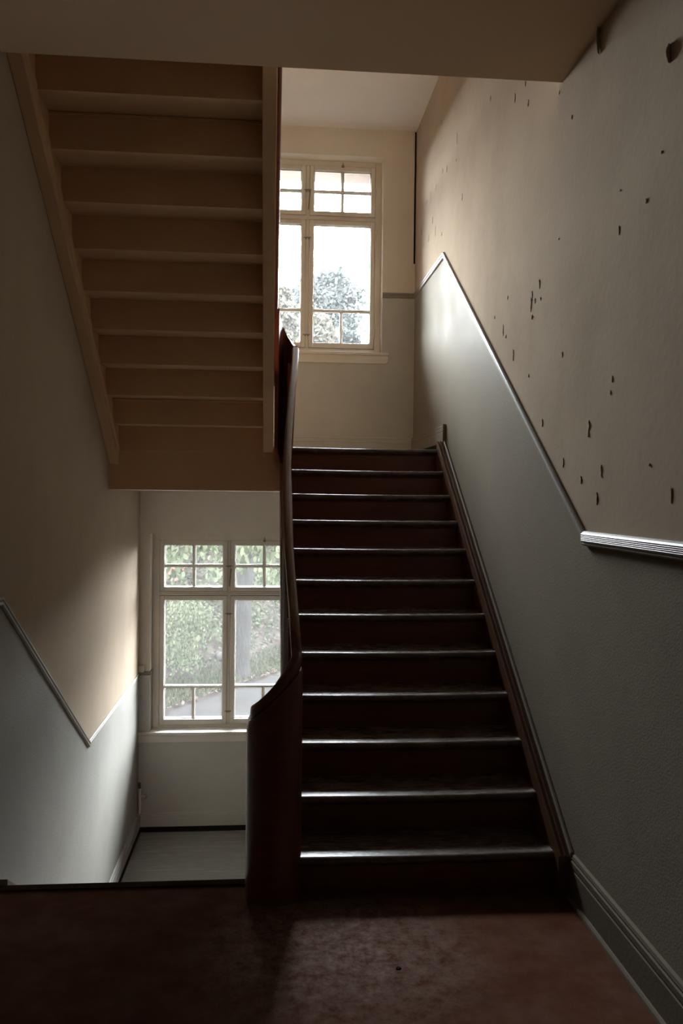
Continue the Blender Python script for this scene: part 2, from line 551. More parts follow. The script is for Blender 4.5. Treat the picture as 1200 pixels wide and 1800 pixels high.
S(sweep_far('trim_8', XL, WLo['x0'], 0.10, [(d * 0.6, h * 0.8) for d, h in plain], 'trim'), 'stub of dado moulding between left wall and lower window', 'dado rail')
S(sweep_wall('trim_9', 'L', (YN, 1.235), (3.70, 1.235), plain, 'trim'), 'level grey dado moulding on the left wall of the hall', 'dado rail')
# return of the dado moulding on the reveal of the lower window
tb = MB().box(WLo['x0'], WLo['x0'] + 0.010, YF - 0.010, YF + 0.125, 0.070, 0.104)
S(tb.build('trim_10', 'trim', bevel=0.002), 'short moulding end turning into the reveal of the lower window', 'dado rail')

base = [(-0.002, 0), (0.022, 0), (0.022, 0.128), (0.017, 0.134), (0.020, 0.139), (0.020, 0.160), (0.013, 0.166), (0.016, 0.171), (0.012, 0.183), (-0.002, 0.187)]
bb = sweep_wall('baseboard_right', 'R', (YN, 0.0), (3.40, 0.0), base, 'base')
S(bb, 'tall moulded grey baseboard on the right wall at the stair foot', 'baseboard')
sh = MB()
sh.loft([[(XR - 0.020 - d, y, h) for d, h in ((0, 0), (0.016, 0), (0.014, 0.010), (0.008, 0.016), (0, 0.018))] for y in (YN, 3.45)])
sh.build('shoe_moulding', 'base', bb)


def base_landing(name, label, mk, z, h):
    s = h / 0.187
    prof = [(d, hh * s) for d, hh in base]
    o = mk(name, prof, z)
    S(o, label, 'baseboard')
    k = [(-0.002, 0), (0.0245, 0), (0.0245, 0.048), (-0.002, 0.048)]
    st = mk('base_strip', k, z)
    st.parent = o
    st.data.materials[0] = M['black']
    return o


base_landing('baseboard_far', 'grey baseboard with black foot strip under the upper window',
             lambda n, p, z: sweep_far(n, XL, XR, z, p, 'dado_far'), ZU, 0.187)
bu = base_landing('baseboard_right', 'short grey baseboard with black foot at the head of the stairs',
                  lambda n, p, z: sweep_wall(n, 'R', (6.14, z), (YF, z), p, 'dado'), ZU, 0.187)
MB().box(XR - 0.024, XR, 6.118, 6.139, ZU, ZU + 0.188).build('end_block', 'dado', bu, bevel=0.003)
base_landing('baseboard_far', 'grey baseboard with black foot strip under the lower window',
             lambda n, p, z: sweep_far(n, XL, XR, z, p, 'dado_far'), ZL, 0.173)
base_landing('baseboard_left', 'pale grey baseboard on the left wall of the lower landing',
             lambda n, p, z: sweep_wall(n, 'L', (5.46, z), (YF, z), p, 'dado_left'), ZL, 0.173)

# ------------------------------------------------------------------ windows
YW = YF + 0.135       # room face of the window frame


def make_window(name, label, h, gl, gr, zt, zl, sill):
    """h reveal; gl, gr: glass x-ranges of the two sashes; zt=(bottom, top) of fanlight glass; zl=(bottom, muntin, top) of casement glass"""
    root = empty(name, label, 'window', 'structure')
    sw = 0.042
    fr = MB()
    x0, x1, z0, z1 = h['x0'], h['x1'], h['z0'], h['z1']
    fd = 0.065
    fx0, fx1 = gl[0] - sw, gr[1] + sw
    ft = zt[1] + sw
    fb = zl[0] - 0.05
    xm0, xm1 = gl[1] + sw, gr[0] - sw
    zm0, zm1 = zl[2] + sw, zt[0] - sw
    fr.box(x0, fx0, YW, YW + fd, z0, z1)
    fr.box(fx1, x1, YW, YW + fd, z0, z1)
    fr.box(fx0, fx1, YW, YW + fd, ft, z1)
    fr.box(fx0, fx1, YW, YW + fd, z0, fb)
    fr.box(fx0, fx1, YW + 0.002, YW + fd, zm0, zm1)
    fr.box(xm0, xm1, YW + 0.004, YW + fd, fb, ft)
    # thin strips round the frame and a drip bar over the lower casements
    fr.box(fx0 - 0.004, fx1 + 0.004, YW - 0.008, YW + 0.002, zm0 + 0.003, zm0 + 0.020)
    fr.box(fx0 - 0.02, fx1 + 0.02, YW - 0.012, YW, z0, z0 + 0.022)
    # rebate stops behind the casement edges
    ya, yb = YW + 0.047, YW + fd
    for (a_, b_) in ((fx0 - 0.002, fx0 + 0.014), (xm0 - 0.014, xm0 + 0.002), (xm1 - 0.002, xm1 + 0.014), (fx1 - 0.014, fx1 + 0.002)):
        fr.box(a_, b_, ya, yb, fb, ft)
    for (a_, b_) in ((fb - 0.002, fb + 0.014), (zm0 - 0.014, zm0 + 0.002), (zm1 - 0.002, zm1 + 0.014), (ft - 0.014, ft + 0.002)):
        fr.box(fx0, fx1, ya, yb, a_, b_)
    fr.build('frame', 'win', root, bevel=0.0035)
    # dark shadow gaps where casements close against the frame
    for (ga, gb) in ((gl, 0), (gr, 1)):
        for (za, zb, low) in ((zt[0], zt[1], False), (zl[0], zl[2], True)):
            a, b = ga[0] - sw + 0.003, ga[1] + sw - 0.003
            c, d = za - (0.05 if low else sw) + 0.003, zb + sw - 0.003
            s = MB()
            ys, ye = YW - 0.010, YW + 0.045
            s.box(a, ga[0], ys, ye, c, d)
            s.box(ga[1], b, ys, ye, c, d)
            s.box(ga[0], ga[1], ys, ye, zb, d)
            s.box(ga[0], ga[1], ys, ye, c, za)
            so = s.build('sash', 'win', root, bevel=0.004)
            yg = YW + 0.018
            xm = (ga[0] + ga[1]) / 2
            mw = 0.0085
            if low:
                zm = zl[1]
                MB().box(ga[0], ga[1], yg - 0.016, yg + 0.016, zm - mw, zm + mw).build('muntin', 'win', so, bevel=0.004)
                MB().box(xm - mw, xm + mw, yg - 0.015, yg + 0.015, za, zm - mw).build('muntin', 'win', so, bevel=0.004)
                cells = [(ga[0], ga[1], zm + mw, zb), (ga[0], xm - mw, za, zm - mw), (xm + mw, ga[1], za, zm - mw)]
            else:
                zm = (za + zb) / 2
                MB().box(ga[0], ga[1], yg - 0.016, yg + 0.016, zm - mw, zm + mw).build('muntin', 'win', so, bevel=0.004)
                MB().box(xm - mw, xm + mw, yg - 0.015, yg + 0.015, za, zm - mw).build('muntin', 'win', so, bevel=0.004)
                MB().box(xm - mw, xm + mw, yg - 0.015, yg + 0.015, zm + mw, zb).build('muntin', 'win', so, bevel=0.004)
                cells = [(ga[0], xm - mw, za, zm - mw), (xm + mw, ga[1], za, zm - mw),
                         (ga[0], xm - mw, zm + mw, zb), (xm + mw, ga[1], zm + mw, zb)]
            for (p, q, r_, t_) in cells:
                MB().box(p - 0.002, q + 0.002, yg - 0.0015, yg + 0.0015, r_ - 0.002, t_ + 0.002).build('pane', 'glass', so)
                # putty bead towards the outside
                bd = MB()
                bw = 0.007
                bd.box(p, p + bw, yg + 0.002, yg + 0.014, r_, t_)
                bd.box(q - bw, q, yg + 0.002, yg + 0.014, r_, t_)
                bd.box(p, q, yg + 0.002, yg + 0.014, r_, r_ + bw)
                bd.box(p, q, yg + 0.002, yg + 0.014, t_ - bw, t_)
                bd.build('putty_bead', 'win', so)
            # hinges on the outer stile, latch pegs on the meeting stile
            xh = a - 0.004 if gb == 0 else b + 0.004
            xk = b + 0.006 if gb == 0 else a - 0.006
            for zf in ((0.12, 0.88) if low else (0.5,)):
                zh = c + (d - c) * zf
                MB().tube([(xh, YW - 0.012, zh - 0.035), (xh, YW - 0.012, zh + 0.035)], 0.006, 8).build('hinge', 'win', so)
            for zf in ((0.10, 0.86) if low else (0.5,)):
                zh = c + (d - c) * zf
                k = MB()
                k.tube([(xk - 0.022, YW - 0.013, zh), (xk + 0.018, YW - 0.013, zh + 0.001)], [0.004, 0.0055], 8)
                k.tube([(xk, YW - 0.022, zh - 0.007), (xk, YW + 0.004, zh - 0.007)], 0.006, 8)
                k.build('latch', 'latch', so)
    # tilting stay of the fanlight
    k = MB()
    k.tube([(xm1 + 0.004, YW - 0.014, zt[0] + 0.17), (xm1 - 0.006, YW - 0.016, zt[0] + 0.06), (xm1 - 0.010, YW - 0.014, zt[0] + 0.005)], [0.006, 0.005, 0.004], 8)
    k.build('stay', 'latch', root)
    k = MB()
    xm = (gr[0] + gr[1]) / 2
    k.box(xm - 0.012, xm + 0.012, YW - 0.02, YW, zt[1] + sw - 0.012, zt[1] + sw + 0.008)
    k.tube([(xm, YW - 0.024, zt[1] + sw - 0.004), (xm, YW - 0.012, zt[1] + sw + 0.03)], 0.004, 8)
    k.build('fanlight_catch', 'latch', root, bevel=0.002)
    # sill board and apron
    sx0, sx1, apr = sill
    sb = MB()
    zt_ = z0 + 0.006
    sb.prism([(YW - 0.001, zt_ - 0.03), (YF - 0.035, zt_ - 0.03), (YF - 0.040, zt_ - 0.022), (YF - 0.040, zt_ - 0.006), (YF - 0.034, zt_), (YW - 0.001, zt_)], 0, sx0, sx1)
    sb.build('window_sill', 'win', root, bevel=0.002)
    ap = MB()
    ztop = zt_ - 0.03
    zb_ = ztop - apr
    pts = [(sx0 + (0 if sx0 <= XL + 0.01 else 0.004), ztop), (sx1 - 0.004, ztop)]
    for k in range(7):
        a = math.pi / 2 * k / 6
        pts.append((sx1 - 0.004 - 0.03 + 0.03 * math.cos(a), zb_ + 0.03 - 0.03 * math.sin(a)))
    if sx0 <= XL + 0.01:
        pts.append((sx0, zb_))
    else:
        for k in range(7):
            a = math.pi / 2 * k / 6
            pts.append((sx0 + 0.034 - 0.03 * math.sin(a), zb_ + 0.03 - 0.03 * math.cos(a)))
    ap.prism(pts, 1, YF - 0.022, YF + 0.002)
    ap.build('apron', 'win', root, bevel=0.003)
    return root


make_window('window_1', 'upper eight-light casement window facing sky and tree tops', WU, (-0.263, 0.257), (0.372, 0.894),
            (4.294, 4.664), (3.093, 3.392, 4.170), (-0.43, 1.055, 0.072))
make_window('window_2', 'lower casement window looking onto road, grass and greenery', WLo, (-0.953, -0.424), (-0.315, 0.214),
            (0.846, 1.230), (-0.364, -0.069, 0.727), (XL, 0.41, 0.062))
# worn dark chips in the paint of the lower sill
# ------------------------------------------------------------------ main stair flight (going up on the right)
pitch = R / T
XI = 0.120            # left end of the treads inside the outer string


def nose_profile(y, z, depth, th=0.036):
    """tread section in (y, z): rounded front edge"""
    pts = []
    for k in range(7):
        a = math.pi / 2 + math.pi * k / 6
        pts.append((y + th / 2 + th / 2 * math.cos(a), z - th / 2 + th / 2 * math.sin(a)))
    return pts + [(y + depth, z - th), (y + depth, z)]


flight = empty('stair_flight', 'dark red-brown wooden stairs climbing to the upper window landing', 'stairs')
flight.location = (0.7, D0, 0)


def under(root, o):
    o.parent = root
    o.matrix_parent_inverse = Matrix.Translation(-root.location)
    return o


for i in range(1, 13):
    y = D0 + (i - 1) * T
    z = i * R
    mb = MB()
    x0 = XI if i > 1 else 0.112
    dep = T + 0.035 if i < 12 else 0.062
    # slight wear: the nosing dips a couple of millimetres towards the middle
    xs = [x0 + (XS + 0.005 - x0) * k / 12 for k in range(13)]
    rings = []
    for x in xs:
        u = (x - XI) / (XS - XI)
        sag = 0.0045 * max(0, math.sin(math.pi * min(max(u, 0), 1))) ** 1.2
        rings.append([(x, yy, zz - (sag if (yy - y) < 0.08 else sag * 0.3)) for yy, zz in nose_profile(y, z, dep)])
    mb.loft(rings)
    under(flight, mb.build('tread', 'tread', smooth=True))
    mb = MB()
    mb.box(x0, XS + 0.005, y + 0.032, y + 0.052, z - R - (0 if i == 1 else 0.001), z - 0.034)
    mb.prism([(y + 0.018, z - 0.036), (y + 0.033, z - 0.036), (y + 0.033, z - 0.052), (y + 0.024, z - 0.048)], 0, x0, XS + 0.004)
    under(flight, mb.build('riser', 'wood'))


def nz(y):            # nosing line height of the main flight
    return R + (y - D0) * pitch


# string along the wall with two beads and a painted cover strip
prof = [(XS, -0.33), (XS, 0.040), (XS + 0.003, 0.047), (XS + 0.010, 0.049), (XS + 0.014, 0.042), (XS + 0.022, 0.040),
        (XS + 0.025, 0.048), (XS + 0.032, 0.050), (XS + 0.036, 0.044), (XS + 0.048, 0.044), (XS + 0.0485, -0.33)]
mb = MB()
mb.loft([[(x, y, max(nz(y) + h, 0.001) if y < 4 else nz(y) + h) for x, h in prof] for y in (3.405, 3.55, 3.95, 6.135)])
under(flight, mb.build('wall_string', 'string', smooth=True))
prof = [(XS + 0.049, -0.33), (XS + 0.049, 0.056), (XS + 0.053, 0.064), (XS + 0.060, 0.064), (XR - 0.0003, 0.058), (XR - 0.0003, -0.33)]
mb = MB()
mb.loft([[(x, y, max(nz(y) + h, 0.001) if y < 4 else nz(y) + h) for x, h in prof] for y in (3.405, 3.55, 3.95, 6.13)])
under(flight, mb.build('cover_strip', 'trim'))
# outer string beside the well
prof = [(0.064, -0.30), (0.064, 0.030), (0.069, 0.038), (0.125, 0.038), (0.130, 0.030), (0.140, 0.026), (0.144, 0.018), (0.144, -0.30)]
mb = MB()
mb.loft([[(x, y, max(nz(y) + h, 0.002) if y < 4 else nz(y) + h) for x, h in prof] for y in (3.56, 3.75, 4.0, 5.875)])
under(flight, mb.build('outer_string', 'wood', smooth=True))

# ------------------------------------------------------------------ upper flight (seen from below, left)
upf = empty('stair_flight', 'cream-painted underside of the stairs rising toward the upper storey', 'stairs')
upf.location = (-0.6, YE, ZU)
XA, XB = XL + 0.066, -0.056
NU = 11
for j in range(NU):
    yb = 6.134 - j * T
    zb = ZU + R * j
    mb = MB()
    mb.box(XA - 0.01, XB + 0.01, yb, yb + 0.020, zb - 0.043, zb + R - 0.035)
    under(upf, mb.build('riser', 'soffit', bevel=0.0015))
    if j == NU - 1:
        continue
    mb = MB()
    zt_ = zb + R
    mb.loft([[(x, yy, zz) for yy, zz in [(yb - T + 0.02, zt_), (yb - T + 0.02, zt_ - 0.035), (yb + 0.045, zt_ - 0.035), (yb + 0.055, zt_ - 0.026), (yb + 0.055, zt_ - 0.008), (yb + 0.048, zt_)]] for x in (XA - 0.01, XB + 0.01)])
    under(upf, mb.build('tread', 'soffit'))


def uz(y):            # line of the lower riser edges
    return ZU - 0.043 + (6.134 - y) * pitch


# small cleat strips left under two of the treads
for j, dz in ((8, 0.0), (1, 0.0)):
    yb = 6.134 - j * T
    zt_ = ZU + R * (j + 1) - 0.035
    mb = MB().box(XA, XB, yb - 0.016, yb - 0.001, zt_ - 0.017, zt_ - 0.003)
    under(upf, mb.build('cleat', 'soffit', bevel=0.002))
for (xa, xb, nm) in ((XL + 0.001, XA, 'wall_string'), (XB, 0.014, 'outer_string')):
    mb = MB()
    y0s, y1s = 3.705, 6.142
    lo, hi = (-0.095 if nm == 'wall_string' else -0.022), 0.30
    rings = []
    for y in (y0s, y1s):
        rings.append([(xa, y, uz(y) + lo), (xb, y, uz(y) + lo), (xb, y, uz(y) + hi), (xa, y, uz(y) + hi)])
    mb.loft(rings)
    ob = under(upf, mb.build(nm, 'soffit', bevel=0.004))
    if nm == 'wall_string':
        mb = MB()
        mb.loft([[(xb - 0.004, y, uz(y) - 0.030), (xb + 0.010, y, uz(y) - 0.018), (xb + 0.010, y, uz(y) + 0.02), (xb - 0.004, y, uz(y) + 0.02)] for y in (y0s, 6.12)])
        under(upf, mb.build('bead', 'soffit'))
# shaped foot of the outer string, curving over to the well
mb = MB()
mb.prism([(XB - 0.005, 2.005), (0.016, 2.005), (0.022, 1.94), (0.055, 1.86), (0.085, 1.79), (0.096, 1.717), (0.03, 1.717), (-0.03, 1.93)], 1, YE - 0.012, YE + 0.034)
under(upf, mb.build('string_foot', 'soffit', bevel=0.003))

# ------------------------------------------------------------------ descending flight (mostly hidden below the floor edge)
dn = empty('stair_flight', 'dark wooden stairs dropping to the lower window landing', 'stairs')
dn.location = (-0.6, 3.65, 0)
RD, TD = -ZL / 8, 0.26
for i in range(8):
    y = 3.640 + i * TD
    z = -i * RD
    if i:
        mb = MB()
        mb.prism([(y + 0.02, z - 0.036), (y + 0.02, z - 0.01), (y + 0.012, z), (y - TD - 0.01, z), (y - TD - 0.01, z - 0.036)], 0, XL + 0.04, -0.06)
        under(dn, mb.build('tread', 'tread'))
    mb = MB().box(XL + 0.04, -0.06, y - 0.028, y - 0.008, z - RD, z - 0.035)
    under(dn, mb.build('riser', 'wood'))
dsl = -RD / TD
for (xa, xb, nm) in ((XL + 0.001, XL + 0.045, 'wall_string'), (-0.096, -0.036, 'outer_string')):
    mb = MB()
    mb.loft([[(xa, y, (y - 3.66) * dsl - 0.30), (xb, y, (y - 3.66) * dsl - 0.30), (xb, y, (y - 3.66) * dsl + 0.03), (xa, y, (y - 3.66) * dsl + 0.03)] for y in (3.675, 5.399)])
    mb.loft([[(xa, y, ZL), (xb, y, ZL), (xb, y, (y - 3.66) * dsl + 0.03), (xa, y, (y - 3.66) * dsl + 0.03)] for y in (5.399, 5.484)])
    under(dn, mb.build(nm, 'wood' if nm[0] == 'o' else 'dado', bevel=0.003))

# ------------------------------------------------------------------ railings
def rail_section(c, fw, wd=0.044, ht=0.062, n=14):
    """rounded upright section centred at c, top at c.z"""
    side = Vector((fw.y, -fw.x, 0)).normalized()
    out = []
    for k in range(n):
        a = 2 * math.pi * k / n
        ca, sa = math.cos(a), math.sin(a)
        px = math.copysign(abs(ca) ** 0.6, ca) * wd / 2
        pz = math.copysign(abs(sa) ** 0.6, sa) * ht / 2 - ht / 2
        out.append(c + side * px + Vector((0, 0, pz)))
    return out


def rail_mesh(path, **kw):
    mb = MB()
    rings = []
    for k, p in enumerate(path):
        d = path[min(k + 1, len(path) - 1)] - path[max(k - 1, 0)]
        rings.append(rail_section(p, d, **kw))
    mb.loft(rings)
    return mb


# measured right edge of the climbing rail
ry = [3.44, 3.70, 4.02, 4.37, 4.69, 4.94, 5.22, 5.75, 5.86]
rx = [0.1380, 0.1275, 0.1140, 0.1065, 0.1140, 0.1250, 0.1440, 0.1830, 0.187]


def rail_x(y):
    return float(np.interp(y, ry, rx)) - 0.022


def rail_z(y):
    return 1.035 + 0.705 * (y - 3.45)


asc = empty('stair_railing', 'dark wooden railing climbing beside the main stairs, with rounded solid newel foot', 'railing')
asc.location = (0.02, 3.5, 0)
# bottom wreath: half turn from the descending rail to the climbing rail
bc, ba = 0.0315, 0.0855
path_w = []
for k in range(25):
    th = math.pi * k / 24
    path_w.append(Vector((bc - ba * math.cos(th), 3.520 - 0.085 * math.sin(th), 0.800 + 0.228 * (k / 24) + 0.030 * math.sin(th * 2 - math.pi) * 0.6)))
path_a = [Vector((rail_x(y), y, rail_z(y))) for y in np.linspace(3.56, 5.84, 30)]
wre = rail_mesh(path_w + path_a[:1], wd=0.046, ht=0.064)
under(asc, tag(wre.build('rail_wreath', 'wood', smooth=True)))
ra = rail_mesh([path_w[-1]] + path_a)
under(asc, tag(ra.build('handrail', 'rail', smooth=True), 'brown varnished handrail'))
# solid rounded body under the bottom wreath
mb = MB()
rings = []
for k in range(25):
    th = math.pi * k / 24
    cx, cy = -math.cos(th), -math.sin(th)
    tp = path_w[k].z - 0.064
    ring = []
    for (rr, zz_) in ((1.17, -0.006), (1.17, tp - 0.030), (1.10, tp - 0.006), (0.95, tp), (0.80, tp), (0.66, tp - 0.01), (0.66, -0.006)):
        ring.append((0.026 + 0.100 * rr * cx, 3.520 + 0.100 * rr * cy, zz_))
    rings.append(ring)
mb.loft([[(p[0], p[1] + 0.10, p[2]) for p in rings[0]]] + rings + [[(p[0], p[1] + 0.06, p[2]) for p in rings[-1]]])
under(asc, tag(mb.build('newel_body', 'wood', smooth=True), 'solid rounded wooden newel body'))
# top wreath: solid curved panel turning from the climbing rail to the upper flight
mb = MB()
rings = []
tx0, tx1 = rail_x(5.84), 0.035
tcx, ta = (tx0 + tx1) / 2, (tx0 - tx1) / 2
for k in range(25):
    th = math.pi * k / 24
    u = k / 24
    su = u * u * (3 - 2 * u)
    zt_ = rail_z(5.84) + 0.01 + (0.265) * (0.25 * u + 0.75 * su)
    zb = 1.76 + 0.26 * (0.3 * u + 0.7 * su)
    ring = []
    # the foot of the panel lines up with the strings, its head with the rails
    for (rr, dp, zz_, top) in ((1.26, 0.274, zb, 0), (1.26, 0.250, zt_ - 0.02, 1), (1.18, 0.244, zt_, 1), (0.85, 0.222, zt_, 1), (0.76, 0.216, zt_ - 0.02, 1), (0.76, 0.240, zb, 0)):
        cx_, ax_ = (tcx, ta) if top else (0.0815, 0.0465)
        ring.append((cx_ + ax_ * rr * math.cos(th), 5.86 + dp * math.sin(th), zz_))
    rings.append(ring)
mb.loft(rings)
under(asc, tag(mb.build('curved_panel', 'panel', smooth=True), 'tall curved wooden panel at the turn'))
# square balusters
bal = MB().box(-0.011, 0.011, -0.011, 0.011, 0, 1)
n_b = 0
ys = np.arange(3.68, 5.80, T / 2)
proto = None
for y in ys:
    z0_, z1_ = nz(y) + 0.034, rail_z(y) - 0.056
    if proto is None:
        proto = bal.build('baluster', 'wood', bevel=0.0)
        b = proto
    else:
        b = proto.copy()
        COL.objects.link(b)
    under(asc, b)
    b.location = (min(max(rail_x(y) - 0.014, 0.080), 0.12), y, z0_)
    b.scale = (1, 1, z1_ - z0_)

# upper flight railing
upr = empty('stair_railing', 'dark railing of the upper stairs, seen edge-on above the cream string', 'railing')
upr.location = (0, 5.86, ZU)
zs_ = rail_z(5.84) + 0.275
path_u = [Vector((0.016 + 0.001 * (5.86 - y), y, zs_ + pitch * (5.86 - y))) for y in np.linspace(5.86, 3.30, 12)]
under(upr, tag(rail_mesh(path_u, wd=0.046).build('handrail', 'wood', smooth=True)))
mb = MB()
mb.loft([[(-0.034, y, uz(y) + 0.29), (0.020, y, uz(y) + 0.29), (0.020, y, uz(y) + 0.335), (0.012, y, uz(y) + 0.345), (-0.026, y, uz(y) + 0.345), (-0.034, y, uz(y) + 0.335)] for y in (5.90, 3.705)])
under(upr, mb.build('base_rail', 'wood'))
for y in np.arange(5.74, 3.72, -T / 2):
    b = proto.copy()
    COL.objects.link(b)
    under(upr, b)
    z0_ = uz(y) + 0.34
    z1_ = zs_ + pitch * (5.86 - y) - 0.056
    b.location = (-0.004, y, z0_)
    b.scale = (1, 1, z1_ - z0_)
# descending railing
dnr = empty('stair_railing', 'dark railing following the downward stairs behind the newel', 'railing')
dnr.location = (-0.077, 3.6, 0)
path_d = [Vector((-0.054, 3.535, 0.780))] + [Vector((-0.056, y, 0.765 + (y - 3.6) * dsl)) for y in np.linspace(3.62, 5.486, 8)]
under(dnr, rail_mesh(path_d).build('handrail', 'wood', smooth=True))
for y in np.arange(3.76, 5.40, 0.13):
    b = proto.copy()
    COL.objects.link(b)
    under(dnr, b)
    z0_ = (y - 3.66) * dsl + 0.025
    z1_ = 0.765 + (y - 3.6) * dsl - 0.056
    b.location = (-0.060, y, z0_)
    b.scale = (1, 1, z1_ - z0_)
mb = MB().box(-0.090, -0.030, 5.482, 5.542, ZL, -0.38)
mb.box(-0.095, -0.025, 5.477, 5.547, -0.38, -0.345)
under(dnr, mb.build('newel_post', 'wood', bevel=0.006))

# ------------------------------------------------------------------ peeling paint on the right wall
def flake(px, py, wpx, hpx, lift=0.012, wall='R', m='wall', tilt=0.0, bare=True):
    c = hit(0, XR, px, py)
    s = c.y / F_PX                       # metres per pixel up the wall
    dep = (c.y ** 2) / (F_PX * (XR))     # metres of wall length per pixel across
    wdt, ht = max(wpx * dep * 0.32, 0.005), hpx * s
    mb = MB()
    n = 6
    if bare:
        ring = []
        for k in range(10):
            a = 2 * math.pi * k / 10
            q = 0.75 + 0.45 * random.random()
            ring.append((XR - 0.0006, c.y + math.cos(a) * wdt * 0.5 * q + tilt * math.sin(a) * ht, c.z + math.sin(a) * ht * 0.5 * q))
        mb.face(ring, 1)
    rows = []
    jig = [random.uniform(-0.25, 0.25) for _ in range(n + 1)]
    for k in range(n + 1):
        v = k / n
        z = c.z + (v - 0.5) * ht
        taper = 0.25 + 0.75 * math.sin(math.pi * min(max(v, 0.06), 0.94)) ** 0.7
        yc = c.y + wdt * 0.45 + tilt * (v - 0.5) * 2 * ht
        row = []
        for j in range(4):
            u = j / 3
            row.append((XR - 0.001 - lift * (u ** 1.8) * taper, yc - u * wdt * 0.85 * taper * (1 + jig[k]), z))
        rows.append(row)
    for k in range(n):
        for j in range(3):
            mb.face([rows[k][j], rows[k][j + 1], rows[k + 1][j + 1], rows[k + 1][j]], 0)
    o = mb.build('paint_flake', [m, 'chip'])
    sol = o.modifiers.new('thickness', 'SOLIDIFY')
    sol.thickness = 0.0012
    o.parent = wall_r
    return o


for (px, py, wp, hp) in [(776, 215, 4, 9), (776, 243, 2, 4), (803, 243, 3, 20), (802, 281, 2, 5), (785, 297, 4, 12), (778, 300, 3, 8), (766, 329, 3, 11),
                         (750, 355, 3, 8), (757, 346, 2, 20), (812, 346, 4, 12), (760, 387, 3, 12), (765, 405, 3, 18), (753, 418, 4, 14), (741, 407, 3, 10),
                         (776, 411, 3, 6), (745, 430, 2, 5), (862, 173, 2, 8), (905, 172, 4, 16), (923, 147, 3, 9), (928, 181, 5, 12), (983, 163, 3, 6),
                         (1005, 206, 3, 8), (1136, 353, 7, 9), (1090, 335, 3, 4), (948, 499, 5, 16), (933, 535, 5, 26), (940, 529, 4, 9), (935, 557, 7, 8),
                         (935, 520, 3, 18), (950, 525, 3, 6), (884, 580, 3, 20), (889, 591, 4, 6), (892, 523, 3, 6), (869, 558, 2, 6), (902, 624, 3, 20),
                         (988, 623, 3, 10), (929, 660, 3, 6), (1035, 748, 9, 20), (1034, 763, 8, 10), (953, 743, 6, 14), (990, 813, 6, 16), (1021, 843, 7, 14),
                         (1057, 825, 4, 18), (1057, 836, 6, 6), (1049, 876, 8, 22), (1076, 666, 5, 12), (1073, 690, 4, 8), (1142, 817, 6, 6), (1180, 870, 5, 30),
                         (1088, 405, 3, 16), (982, 420, 3, 4), (1163, 268, 5, 6)]:
    flake(px, py, wp, hp, lift=0.0012 + 0.00025 * wp)
flake(1179, 93, 12, 34, lift=0.018)
flake(1056, 66, 13, 56, lift=0.022, m='chip', bare=False)

# ------------------------------------------------------------------ small things
# heating pipe stub with tap in the lower corner
c = hit(1, YF - 0.045, 245, 1395)
pv = empty('pipe_valve', 'painted pipe stub with side tap in the corner under the lower window', 'valve')
cx, cy = c.x, YF - 0.045
pv.location = (cx, cy, ZL + 0.14)
zt_ = hit(1, cy, 245, 1376).z
zm_ = hit(1, cy, 245, 1388).z
zb_ = hit(1, cy, 244, 1432).z
zv = hit(1, cy, 250, 1399).z
under(pv, MB().tube([(cx, cy, zm_ - 0.01), (cx, cy, zt_)], 0.012, 12).build('pipe_stub', 'iron', smooth=True))
mb = MB()
mb.tube([(cx, cy, zb_ + 0.03), (cx, cy, zm_)], 0.013, 12)
mb.tube([(cx, cy, zm_ - 0.008), (cx, cy, zm_ + 0.012)], 0.018, 6)
mb.tube([(cx, cy, zb_ + 0.085), (cx, cy, zb_ + 0.105)], 0.018, 6)
mb.tube([(cx, cy, zb_ + 0.035), (cx - 0.002, cy, zb_ + 0.012), (cx - 0.014, cy, zb_ + 0.002), (XL + 0.005, cy, zb_)], 0.013, 12)
under(pv, mb.build('pipe', 'win', smooth=True))
mb = MB()
mb.tube([(cx, cy, zv), (cx + 0.05, cy - 0.01, zv)], [0.010, 0.008], 10)
under(pv, mb.build('spindle', 'win', smooth=True))
mb = MB()
mb.tube([(cx + 0.048, cy - 0.01, zv - 0.026), (cx + 0.062, cy - 0.012, zv - 0.008), (cx + 0.058, cy - 0.012, zv + 0.012), (cx + 0.066, cy - 0.012, zv + 0.030)], [0.004, 0.008, 0.007, 0.003], 8)
under(pv, mb.build('tap_lever', 'steel', smooth=True))

# ivory junction box on the dado in the far left corner
c = hit(1, YF - 0.025, 244, 1175.5)
jb = empty('junction_box', 'small ivory plastic box on the moulding in the corner by the lower window', 'junction box')
jb.location = (XL, YF - 0.03, c.z)
under(jb, MB().box(XL + 0.001, XL + 0.050, YF - 0.052, YF - 0.001, c.z - 0.030, c.z + 0.030).build('case', 'plastic', bevel=0.008, seg=3))
under(jb, MB().box(XL + 0.008, XL + 0.044, YF - 0.0555, YF - 0.051, c.z - 0.022, c.z + 0.022).build('cover', 'plastic', bevel=0.002))

# bits of fallen paint on the steps and landing
def debris(pt, size, label, cat='paint flake', m='wall'):
    mb = MB()
    n = 7
    rr = [size * random.uniform(0.5, 1.0) for _ in range(n)]
    lo = [(pt.x + rr[k] * math.cos(2 * math.pi * k / n), pt.y + rr[k] * math.sin(2 * math.pi * k / n), pt.z) for k in range(n)]
    hi_ = [(pt.x + 0.8 * (a - pt.x), pt.y + 0.8 * (b - pt.y), pt.z + size * random.uniform(0.25, 0.6)) for a, b, _ in lo]
    mb.loft([lo, hi_])
    return tag(mb.build('paint_crumb', m), label, cat)


